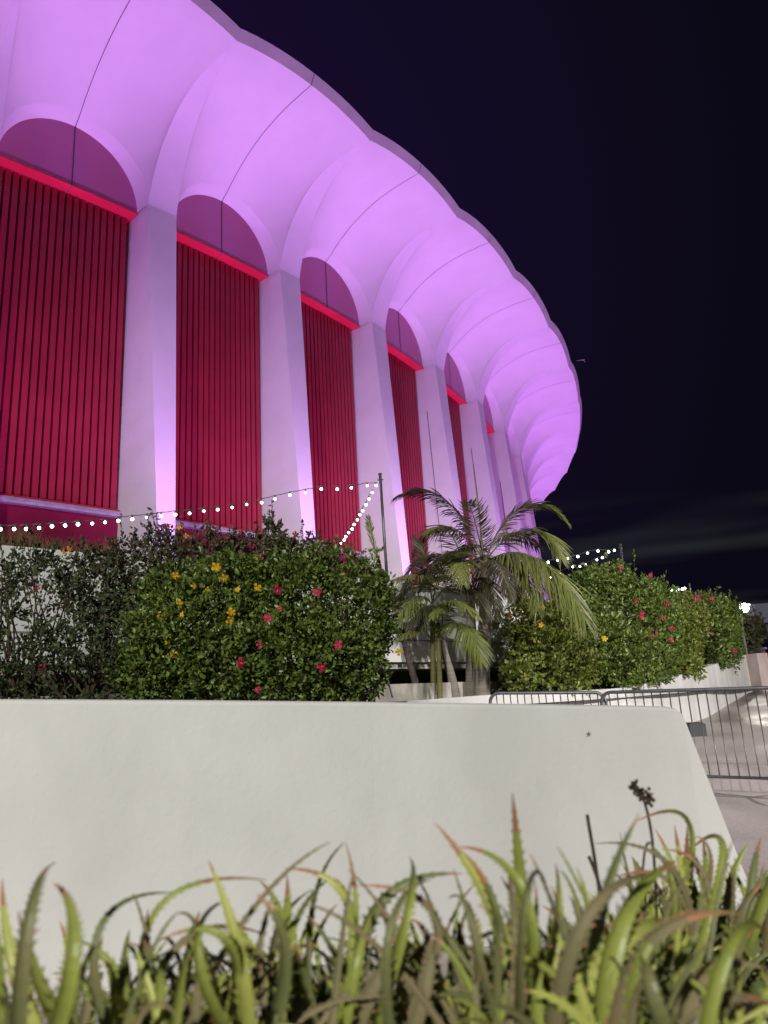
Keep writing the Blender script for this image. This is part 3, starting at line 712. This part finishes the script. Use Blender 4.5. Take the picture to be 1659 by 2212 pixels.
# a thin stake behind the pink-flowered shrub
b = MB(); b.tube([at(848, 1507, 9.2), at(830, 1440, 9.2)], .012, 6); tag(b.build('garden_stake', [DARKM]), 'thin dark slanting stake between the pink-flowered shrub and the palms', 'stake')

# ------------------------------------------------------------------ poles and festoon lights
BULB = mat('lit_bulb', (1, 1, .95), .3, emit=((.93, 1.0, .90), 9))
def pole(x, y0, Yd, y1, dx, label):
    top = at(x, y0, Yd); bot = at(x + dx, y1, Yd); root = empty('light_pole', bot); tag(root, label, 'pole', 'steel poles carrying the light strings')
    b = MB(); b.tube([Vector((0, 0, 0)), top - bot], .026, 10); b.build('shaft', [METAL], root, True)
    b = MB(); b.tube([top - bot, top - bot + (top - bot).normalized() * .02], .036, 10); b.build('cap', [DARKM], root, True)
    b = MB(); b.tube([(top - bot) * .95 + Vector((.05, 0, 0)), (top - bot) * .95 - Vector((.05, 0, 0))], .012, 6); b.build('bracket', [DARKM], root)
pole(821, 1025, 12.4, 1262, 16, 'thin steel light pole in front of the third white pier, left of the palms')
pole(1340, 1177, 19.2, 1300, 16, 'steel light pole rising behind the tall domed hedge')
pole(1489, 1262, 27.4, 1320, 8, 'short-looking steel light pole farthest off, above the farthest hedge')
def string(pts, r, label, n0=None):
    """pts: (px, py, Y) of each bulb"""
    P = [at(*q) for q in pts]; root = empty('string_lights', P[0]); off = root.location.copy()
    tag(root, label, 'string lights', 'festoon bulb strings')
    b = MB(); path = []
    for i, p in enumerate(P):
        path.append(p - off + Vector((0, 0, .055)))
        if i < len(P) - 1: path.append((p + P[i + 1]) / 2 - off + Vector((0, 0, .048)))
    b.tube(path, .006, 5); b.build('wire', [DARKM], root)
    for p in P:
        q = p - off + Vector((rnd.uniform(-.01, .01), 0, rnd.uniform(-.008, .008)))
        s = MB(); s.tube([q + Vector((0, 0, r * .8)), q + Vector((0, 0, .058))], .013, 6); so = s.build('socket', [DARKM], root)
        bb = MB(); bb.sphere(q, r * rnd.uniform(.85, 1.08), 12, 8); bb.build('bulb', [BULB], so, True)
s1 = [(2, 813), (58, 812), (112, 808), (171, 806), (226, 801), (281, 797), (337, 792), (396, 787), (455, 781), (513, 775), (572, 768), (633, 762), (694, 754), (756, 747), (819, 741), (880, 733), (942, 726), (1004, 716), (1066, 706), (1128, 694), (1189, 679), (1254, 664), (1318, 652), (1388, 639), (1455, 639), (1519, 634), (1585, 623), (1627, 623)]
string([(-30, 1146, 7.9)] + [(x * .5, 737.7 + y * .5, 8.1 + 4.2 * i / 27) for i, (x, y) in enumerate(s1)], .022, 'long string of lit round bulbs running left from the nearest pole across the red panels')
s2 = [(1609, 653), (1593, 681), (1582, 705), (1567, 729), (1552, 750), (1545, 771), (1531, 791), (1519, 809), (1505, 826), (1494, 842), (1485, 856), (1475, 871), (1463, 883), (1453, 896), (1440, 907), (1425, 921)]
string([(x * .5, 737.7 + y * .5, 12.4 + 1.6 * i / 15) for i, (x, y) in enumerate(s2)], .024, 'steep string of lit bulbs dropping from the nearest pole behind the shrubs')
s3 = [(1593, 606), (1562, 616), (1499, 611), (1435, 622), (1376, 645), (1313, 656), (1253, 665), (1194, 678)]
string([(756 + .358 * x, 972 + .358 * y, 19.2 - .1 * i) for i, (x, y) in enumerate(s3)], .032, 'upper of two bulb strings meeting the pole behind the domed hedge')
s4 = [(1523, 648), (1491, 664), (1422, 694), (1386, 704), (1342, 706), (1267, 743), (1210, 769)]
string([(756 + .358 * x, 972 + .358 * y, 19.4 + .3 * i) for i, (x, y) in enumerate(s4)], .030, 'lower of two bulb strings meeting the pole behind the domed hedge')
s5 = [(1091, 433), (1076, 438), (1045, 440), (1034, 454), (1000, 446)]
string([(1134.1 + .3164 * x, 1134.1 + .3164 * y, 27.2 - .15 * i) for i, (x, y) in enumerate(s5)], .05, 'short cluster of lit bulbs by the farthest pole')

# security camera on the rim
b = MB(); p = at(1246, 779, 37.6); b.tube([p, p + Vector((.25, 0, .03)), p + Vector((.42, 0, .0))], .02, 6)
b.tube([p + Vector((.40, 0, .03)), p + Vector((.42, -.02, -.10))], [.05, .035], 8)
tag(b.build('security_camera', [mat('camera_grey', (.5, .48, .45), .5)], None, True), 'small grey camera on an arm sticking out from the arena rim', 'security camera')

# ------------------------------------------------------------------ far right: lamp, canopy, bins
root = empty('street_lamp', Vector((at(1625, 1480, 27).x, 27, gz(27)))); tag(root, 'lit white street lamp on a slim pole beyond the planter wall', 'street lamp')
o_ = root.location; hd = at(1607, 1313, 27) - o_; ft = Vector((0, 0, 0))
b = MB(); b.tube([ft, Vector((0, 0, hd.z * .6)), Vector((0, 0, hd.z + .1))], [.06, .05, .045], 10); b.build('pole', [DARKM], root, True)
b = MB(); b.tube([Vector((0, 0, hd.z + .1)), hd + Vector((0, 0, .1))], .03, 8); b.box((hd.x, hd.y, hd.z + .09), (.2, .12, .04)); arm_ = b.build('arm', [DARKM], root)
b = MB(); b.sphere(hd, .16, 16, 10); b.build('lamp_globe', [mat('lamp_lit', (1, 1, 1), .3, emit=((1, .98, .86), 60))], arm_, True)
l_ = lamp('street_lamp_light', 'POINT', o_ + hd + Vector((.0, -.25, -.05)), o_, 160, (1, .96, .85), shadow_soft_size=.12); l_.parent = None
can = empty('canopy', Vector((at(1640, 1330, 33).x + 2, 33, gz(33)))); tag(can, 'pale flat canopy roof edge at the far right, behind the street lamp', 'canopy')
PALE = mat('canopy_metal', (.30, .32, .40), .6, .3, var=(.24, .26, .33), nscale=1)
a, c = at(1605, 1306, 33) - can.location, at(1607, 1348, 33) - can.location
b = MB(); b.box((a.x + 3.2, 1.5, (a.z + c.z) / 2), (3.2, 1.5, (a.z - c.z) / 2)); b.build('roof', [PALE], can)
b = MB(); b.box((a.x + .30, -.03, (a.z + c.z) / 2 - .15), (.16, .05, (a.z - c.z) / 2 + .12)); b.build('gutter', [mat('gutter', (.45, .45, .5), .6)], can)
for dx in (1.2, 5.2):
    b = MB(); b.tube([Vector((a.x + dx, .6, 0)), Vector((a.x + dx, .6, c.z))], .09, 8); b.build('column', [DARKM], can)
# mauve booth, bin and white-striped post
bo = empty('booth', Vector((at(1640, 1470, 31).x, 31, gz(31)))); tag(bo, 'small mauve booth with a dark door under the canopy', 'booth')
b = MB(); b.box((0.05, .3, .75), (.42, .3, .75)); b.build('body', [mat('mauve_paint', (.22, .12, .25), .6)], bo)
b = MB(); b.box((0.05, .28, 1.53), (.47, .36, .035)); b.build('roof', [mat('mauve_pale', (.5, .3, .55), .6)], bo)
bn = empty('waste_bin', Vector((at(1650, 1480, 28.5).x, 28.5, gz(28.5)))); tag(bn, 'tall dark wheeled bin in front of the mauve booth', 'waste bin')
b = MB(); rows = [[(-.26 * k, -.26 * k, z), (.26 * k, -.26 * k, z), (.26 * k, .26 * k, z), (-.26 * k, .26 * k, z)] for k, z in ((.8, .05), (1, .95))]; b.grid(rows, close=True); b.build('body', [mat('bin_plastic', (.02, .025, .03), .5)], bn)
b = MB(); b.box((0, 0, .985), (.29, .29, .03)); b.tube([(-.25, .3, .96), (.25, .3, .96)], .02, 6); b.build('lid', [bn.children[0].data.materials[0]], bn)
for s in (-1, 1):
    b = MB(); b.tube([(s * .17, .22, .09), (s * .23, .22, .09)], .09, 12); b.build('wheel', [DARKM], bn, True)
b = MB(); p0, p1 = at(1628, 1441, 26.5), at(1640, 1480, 26.5); b.add([], [])
b.box(((p0.x + p1.x) / 2, 26.5, (p0.z + p1.z) / 2), (.12, .04, (p0.z - p1.z) / 2), 0); b.tube([(p1.x, 26.5, gz(26.5)), (p1.x, 26.5, p0.z)], .02, 6)
tag(b.build('sign_panel', [mat('pale_sign', (.75, .74, .66), .5, var=(.3, .3, .25), nscale=9)]), 'narrow pale panel leaning upright beside the dark bin', 'sign')

# ------------------------------------------------------------------ foreground aloes
ALO = mat('aloe_leaf', (.38, .41, .09), .42, .4, var=(.26, .30, .06), nscale=9, trans=.28)
ALY = mat('aloe_leaf_pale', (.52, .53, .14), .42, .4, var=(.38, .42, .09), nscale=9, trans=.28)
ALD = mat('aloe_leaf_dark', (.15, .19, .06), .45, .4, var=(.20, .19, .08), nscale=9, trans=.22)
ALB = mat('aloe_leaf_brown', (.26, .19, .10), .6, .3, var=(.18, .17, .08), nscale=9, trans=.2)
TIP = mat('red_tip', (.36, .14, .09), .5, .3, var=(.26, .17, .07), nscale=20)
DEAD = mat('dead_stalk', (.035, .025, .02), .9, .1, var=(.07, .05, .03), nscale=30)
AM = {'g': 0, 'y': 1, 'd': 2, 'b': 3}
def aleaf(b, C, w, m, teeth=True, tipred=True):
    """C control points base->tip; w half-width"""
    N = 18; Pp = [bez(C, k / N) for k in range(N + 1)]
    view = Vector((rnd.uniform(-.5, .5), -1, rnd.uniform(0, .6))).normalized(); rows = []
    fr = []
    for k, p in enumerate(Pp):
        t = (Pp[min(k + 1, N)] - Pp[max(k - 1, 0)]).normalized(); sd = t.cross(view)
        sd = sd.normalized() if sd.length > .05 else Vector((1, 0, 0)); nn = sd.cross(t).normalized()
        if nn.dot(view) < 0: nn = -nn
        u = k / N; ww = w * (1 - u ** 1.7) ** .85 * (.82 + .18 * (1 - u)) + .0006
        fr.append((p, t, sd, ww))
        rows.append([p + sd * ww + nn * ww * .28, p + sd * ww * .5 - nn * ww * .04, p - nn * ww * .12, p - sd * ww * .5 - nn * ww * .04, p - sd * ww + nn * ww * .28, p - sd * ww * .5 - nn * ww * .42, p - nn * ww * .6, p + sd * ww * .5 - nn * ww * .42])
    cut = int(N * rnd.uniform(.80, .97)) if tipred else N
    b.grid(rows[:cut + 1], AM[m], close=True)
    if cut < N: b.grid(rows[cut:], 4, close=True)
    if teeth:
        Ln = sum((Pp[k + 1] - Pp[k]).length for k in range(N)); nt_ = max(8, int(Ln / .015))
        for k in range(2, nt_ - 1):
            f = k / nt_ * N; i = int(f); g = f - i; p, t, sd, ww = fr[i]; p2, t2, s2_, w2 = fr[min(i + 1, N)]
            pp = p.lerp(p2, g); w_ = ww + (w2 - ww) * g; h = min(.0068, w_ * .7) * rnd.uniform(.6, 1.2)
            for s in (-1, 1):
                e0 = pp + sd * s * w_ * .99; b.add([e0 - t * .0028, e0 + t * .0028, e0 + sd * s * h + t * .0045], [(0, 1, 2)], 4 if rnd.random() < .12 else AM[m])
v7 = lambda x, y: (829.5 + .5 * x, 1620 + .5 * y); v6 = lambda x, y: (.5 * x, 1728.2 + .5 * y)
PLANTS = [  # crown px, py, Y, label
    (90, 2330, .95, 'blurred spiky aloe at the bottom left corner, nearest the lens'),
    (290, 2340, 1.12, 'spiky aloe left of centre with thin dark leaves arching right'),
    (480, 2330, 1.05, 'aloe with one broad upright pale leaf, second clump from the left corner'),
    (640, 2320, 1.25, 'aloe with tall looping narrow leaves left of the middle of the bed'),
    (800, 2330, 1.15, 'aloe in the middle of the bed with dark and rust-brown arching leaves'),
    (1095, 2330, 1.10, 'aloe with tall upright toothed leaf, bright pale green at its base'),
    (1215, 2300, 1.0, 'large dark-leaved aloe fanning up to the right of the middle'),
    (1440, 2200, 1.55, 'aloe thicket under the black dead flower stalk'),
    (1600, 2120, 1.65, 'aloe at the right edge in front of the wall\'s raked end'),
    (1420, 2360, .95, 'aloe with long brownish leaves sweeping right at the bottom corner')]
LV = {
 0: [((v6(10, 340), v6(40, 620)), 24, 'y'), ((v6(80, 480), v6(140, 700)), 26, 'y'), ((v6(240, 270), v6(150, 420)), 18, 'd'), ((v6(232, 360), v6(320, 640)), 20, 'g')],
 1: [((v6(740, 400), v6(520, 450)), 13, 'd'), ((v6(640, 470), v6(640, 760)), 16, 'd'), ((v6(1150, 345), v6(760, 400)), 9, 'g'), ((v6(1140, 580), v6(860, 570)), 12, 'b'), ((v6(560, 560), v6(530, 800)), 14, 'g')],
 2: [((v6(900, 260), v6(1010, 560)), 25, 'y'), ((v6(985, 430), v6(850, 620)), 12, 'g'), ((v6(700, 600), v6(900, 560)), 12, 'g'), ((v6(770, 490), v6(860, 620)), 12, 'b'), ((v6(1110, 405), v6(1190, 500)), 17, 'd'), ((v6(730, 700), v6(770, 850)), 16, 'b')],
 3: [((v6(1120, 350), v6(1220, 500)), 22, 'g'), ((v6(1230, 295), v6(1400, 330)), 13, 'y'), ((v6(1485, 185), v6(1400, 300)), 8, 'd'), ((v6(1495, 185), v6(1540, 480)), 15, 'g'), ((v6(1350, 385), v6(1240, 480)), 11, 'b'), ((v6(1430, 335), v6(1340, 420)), 9, 'd'), ((v6(1440, 335), v6(1520, 480)), 9, 'g'), ((v6(1240, 320), v6(1240, 560)), 19, 'g'), ((v6(1130, 670), v6(1130, 800)), 13, 'b')],
 4: [((v6(1620, 455), v6(1570, 600)), 13, 'g'), ((v7(105, 460), v7(115, 640)), 13, 'g'), ((v7(205, 562), v7(60, 680)), 12, 'd'), ((v7(340, 535), v7(130, 560)), 18, 'd'), ((v6(1540, 368), v7(150, 640)), 12, 'b'), ((v7(120, 730), v7(200, 880)), 16, 'b'), ((v7(330, 872), v7(80, 900)), 26, 'b'), ((v6(1400, 760), v6(1480, 880)), 18, 'y')],
 5: [((v7(220, 315), v7(350, 480)), 20, 'y'), ((v7(325, 418), v7(500, 480)), 18, 'g'), ((v7(555, 185), v7(590, 560)), 30, 'g'), ((v7(740, 488), v7(740, 800)), 24, 'y'), ((v7(340, 440), v7(430, 560)), 22, 'd'), ((v7(440, 790), v7(500, 980)), 30, 'y'), ((v7(280, 640), v7(370, 700)), 12, 'b'), ((v7(540, 530), v7(560, 700)), 12, 'b'), ((v7(650, 560), v7(655, 760)), 9, 'g'), ((v7(300, 515), v7(360, 700)), 10, 'd')],
 6: [((v7(1103, 278), v7(960, 600)), 42, 'd'), ((v7(1265, 480), v7(1040, 720)), 50, 'g'), ((v7(1168, 540), v7(985, 600)), 22, 'b'), ((v7(830, 505), v7(875, 640)), 10, 'g'), ((v7(700, 578), v7(620, 600)), 9, 'd'), ((v7(1250, 740), v7(1010, 850)), 34, 'y'), ((v7(960, 1020), v7(840, 960)), 26, 'y'), ((v7(730, 960), v7(740, 1080)), 26, 'g')],
 7: [((v7(1095, 305), v7(1270, 270)), 10, 'g'), ((v7(1255, 325), v7(1290, 560)), 18, 'y'), ((v7(1375, 378), v7(1390, 640)), 17, 'g'), ((v7(1315, 437), v7(1430, 370)), 10, 'g'), ((v7(910, 405), v7(1110, 420)), 8, 'b'), ((v7(1345, 372), v7(1400, 420)), 7, 'b'), ((v7(1130, 395), v7(1210, 480)), 13, 'g'), ((v7(1020, 355), v7(1060, 560)), 8, 'd'), ((v7(1200, 430), v7(1320, 460)), 8, 'b'), ((v7(1170, 340), v7(1240, 480)), 14, 'g'), ((v7(1310, 330), v7(1300, 600)), 16, 'g'), ((v7(1450, 450), v7(1420, 640)), 15, 'g'), ((v7(1000, 548), v7(1160, 530)), 8, 'b')],
 8: [((v7(1575, 402), v7(1500, 560)), 20, 'g'), ((v7(1630, 375), v7(1590, 560)), 22, 'd'), ((v7(1659, 515), v7(1590, 640)), 22, 'd'), ((v7(1530, 560), v7(1480, 640)), 14, 'b'), ((v7(1640, 570), v7(1560, 660)), 20, 'b'), ((v7(1480, 540), v7(1500, 700)), 22, 'y'), ((v7(1700, 480), v7(1640, 640)), 20, 'g')],
 9: [((v7(1545, 705), v7(1330, 720)), 24, 'b'), ((v7(1659, 945), v7(1450, 930)), 30, 'b'), ((v7(1680, 1100), v7(1450, 1090)), 26, 'b'), ((v7(1320, 690), v7(1180, 800)), 24, 'g'), ((v7(1480, 990), v7(1430, 960)), 18, 'g'), ((v7(1200, 800), v7(1140, 1000)), 26, 'd'), ((v7(1659, 800), v7(1540, 780)), 22, 'g')]}
for i, (px, py, Y, lab) in enumerate(PLANTS):
    base = at(px, py, Y); root = empty('aloe_plant', base); tag(root, lab, 'aloe', 'aloe plants in the foreground bed')
    b = MB(); k = Y / FPX
    for (tip, mid), w, m in LV[i]:
        Yt = Y + rnd.uniform(-.06, .10); Ym = Y + rnd.uniform(-.10, .02)
        bs = Vector((rnd.uniform(-.05, .05), rnd.uniform(-.05, .05), rnd.uniform(-.03, .0)))
        T = at(*tip, Yt) - base; Mi = at(*mid, Ym) - base
        # control points so the curve passes through the traced middle point
        l0, l1 = (Mi - bs).length, (T - Mi).length; tm = min(.8, max(.3, l0 / (l0 + l1)))
        c1 = (Mi - bs * (1 - tm) ** 2 - T * tm * tm) / (2 * tm * (1 - tm))
        aleaf(b, [bs, c1, T], w * k * (.92 if w < 22 else .72 if w < 40 else .52), m, True, rnd.random() < .75)
    nf = 17 if i < 3 else 26 if i < 5 else 46
    for q in range(nf):
        an = rnd.uniform(0, 2 * PI); el = rnd.uniform(.75, 1.45); Ln = rnd.uniform(.10, .235) * (.8 if i in (7, 8) else 1) * Y / 1.1
        d = Vector((math.cos(an) * math.cos(el), math.sin(an) * math.cos(el) * .6, math.sin(el)))
        bs = Vector((rnd.uniform(-.12, .12), rnd.uniform(-.05, .12), -.02)); c1 = bs + d * Ln * .6 + Vector((0, 0, .04)); T = bs + d * Ln + Vector((d.x * .05, d.y * .05, -.02 * rnd.random()))
        aleaf(b, [bs, c1, T], rnd.uniform(.004, .0095) * Y, rnd.choice('ggydybd'), True, rnd.random() < .3)
    for q in range(34 if i in (7, 8) else 14 if i > 3 else 5):
        an = rnd.uniform(0, 2 * PI); el = rnd.uniform(.8, 1.4); Ln = rnd.uniform(.16, .30) * (.85 if i == 7 else 1)
        d = Vector((math.cos(an) * math.cos(el), math.sin(an) * math.cos(el) * .6, math.sin(el)))
        bs = Vector((rnd.uniform(-.14, .14), rnd.uniform(-.05, .12), -.02)); cv = rnd.uniform(.02, .12)
        aleaf(b, [bs, bs + d * Ln * .75, bs + d * Ln + Vector((d.x * cv * 1.5, d.y * cv, -cv * rnd.random()))], rnd.uniform(.0025, .005) * Y, rnd.choice('gydbb'), True, rnd.random() < .4)
    b.build('leaves', [ALO, ALY, ALD, ALB, TIP], root)
    if i == 7:
        def stalk(pts, r, name='flower_stalk', seeds=0):
            P = [at(*v7(x, y), Y) - base for x, y in pts]; s = MB(); s.tube([bez(P, j / 12) for j in range(13)], r, 6)
            if seeds:
                for j in range(seeds):
                    u = 1 - .28 * j / seeds; p = bez(P, u) + Vector((rnd.uniform(-.008, .008), rnd.uniform(-.006, .006), rnd.uniform(-.004, .004)))
                    a_ = Vector((rnd.uniform(-1, 1), rnd.uniform(-1, 1), rnd.uniform(-.3, 1))).normalized() * .009
                    s.tube([p, p + a_ * .5, p + a_], [.0015, .004, .001], 5)
                for j in range(26):
                    p = at(*v7(1140, 208), Y) - base + Vector((rnd.gauss(0, .006), rnd.gauss(0, .005), rnd.gauss(0, .007))); s.sphere(p, rnd.uniform(.0025, .0045), 6, 4)
            s.build(name, [DEAD], root, True)
        stalk([(1180, 900), (1180, 560), (1165, 380), (1150, 210), (1105, 180), (1075, 150)], .0028, seeds=30)
        stalk([(960, 900), (935, 600), (905, 420), (885, 340), (878, 280)], .0035, 'dead_stem')
        stalk([(1110, 900), (1112, 600), (1118, 480), (1122, 395), (1150, 400)], .0022, 'dead_stem')
        stalk([(960, 700), (930, 560), (885, 460)], .0035, 'dead_stem')
# soil of the raised bed
b = MB(); rows = []
for j in range(9):
    y = .15 + 1.95 * j / 8; rows.append([(x * .4, y, EZ - .80 + .03 * math.sin(x * 1.7 + y * 3) - (.0 if j < 8 else .08)) for x in range(-6, 8)])
b.grid(rows); tag(b.build('bed_soil', [SOIL]), kind='structure')
b = MB(); b.box((.4, 2.16, EZ - 1.3), (2.9, .06, .50)); tag(b.build('planter_kerb', [STAIN]), 'low stained kerb wall holding the foreground aloe bed', 'kerb')
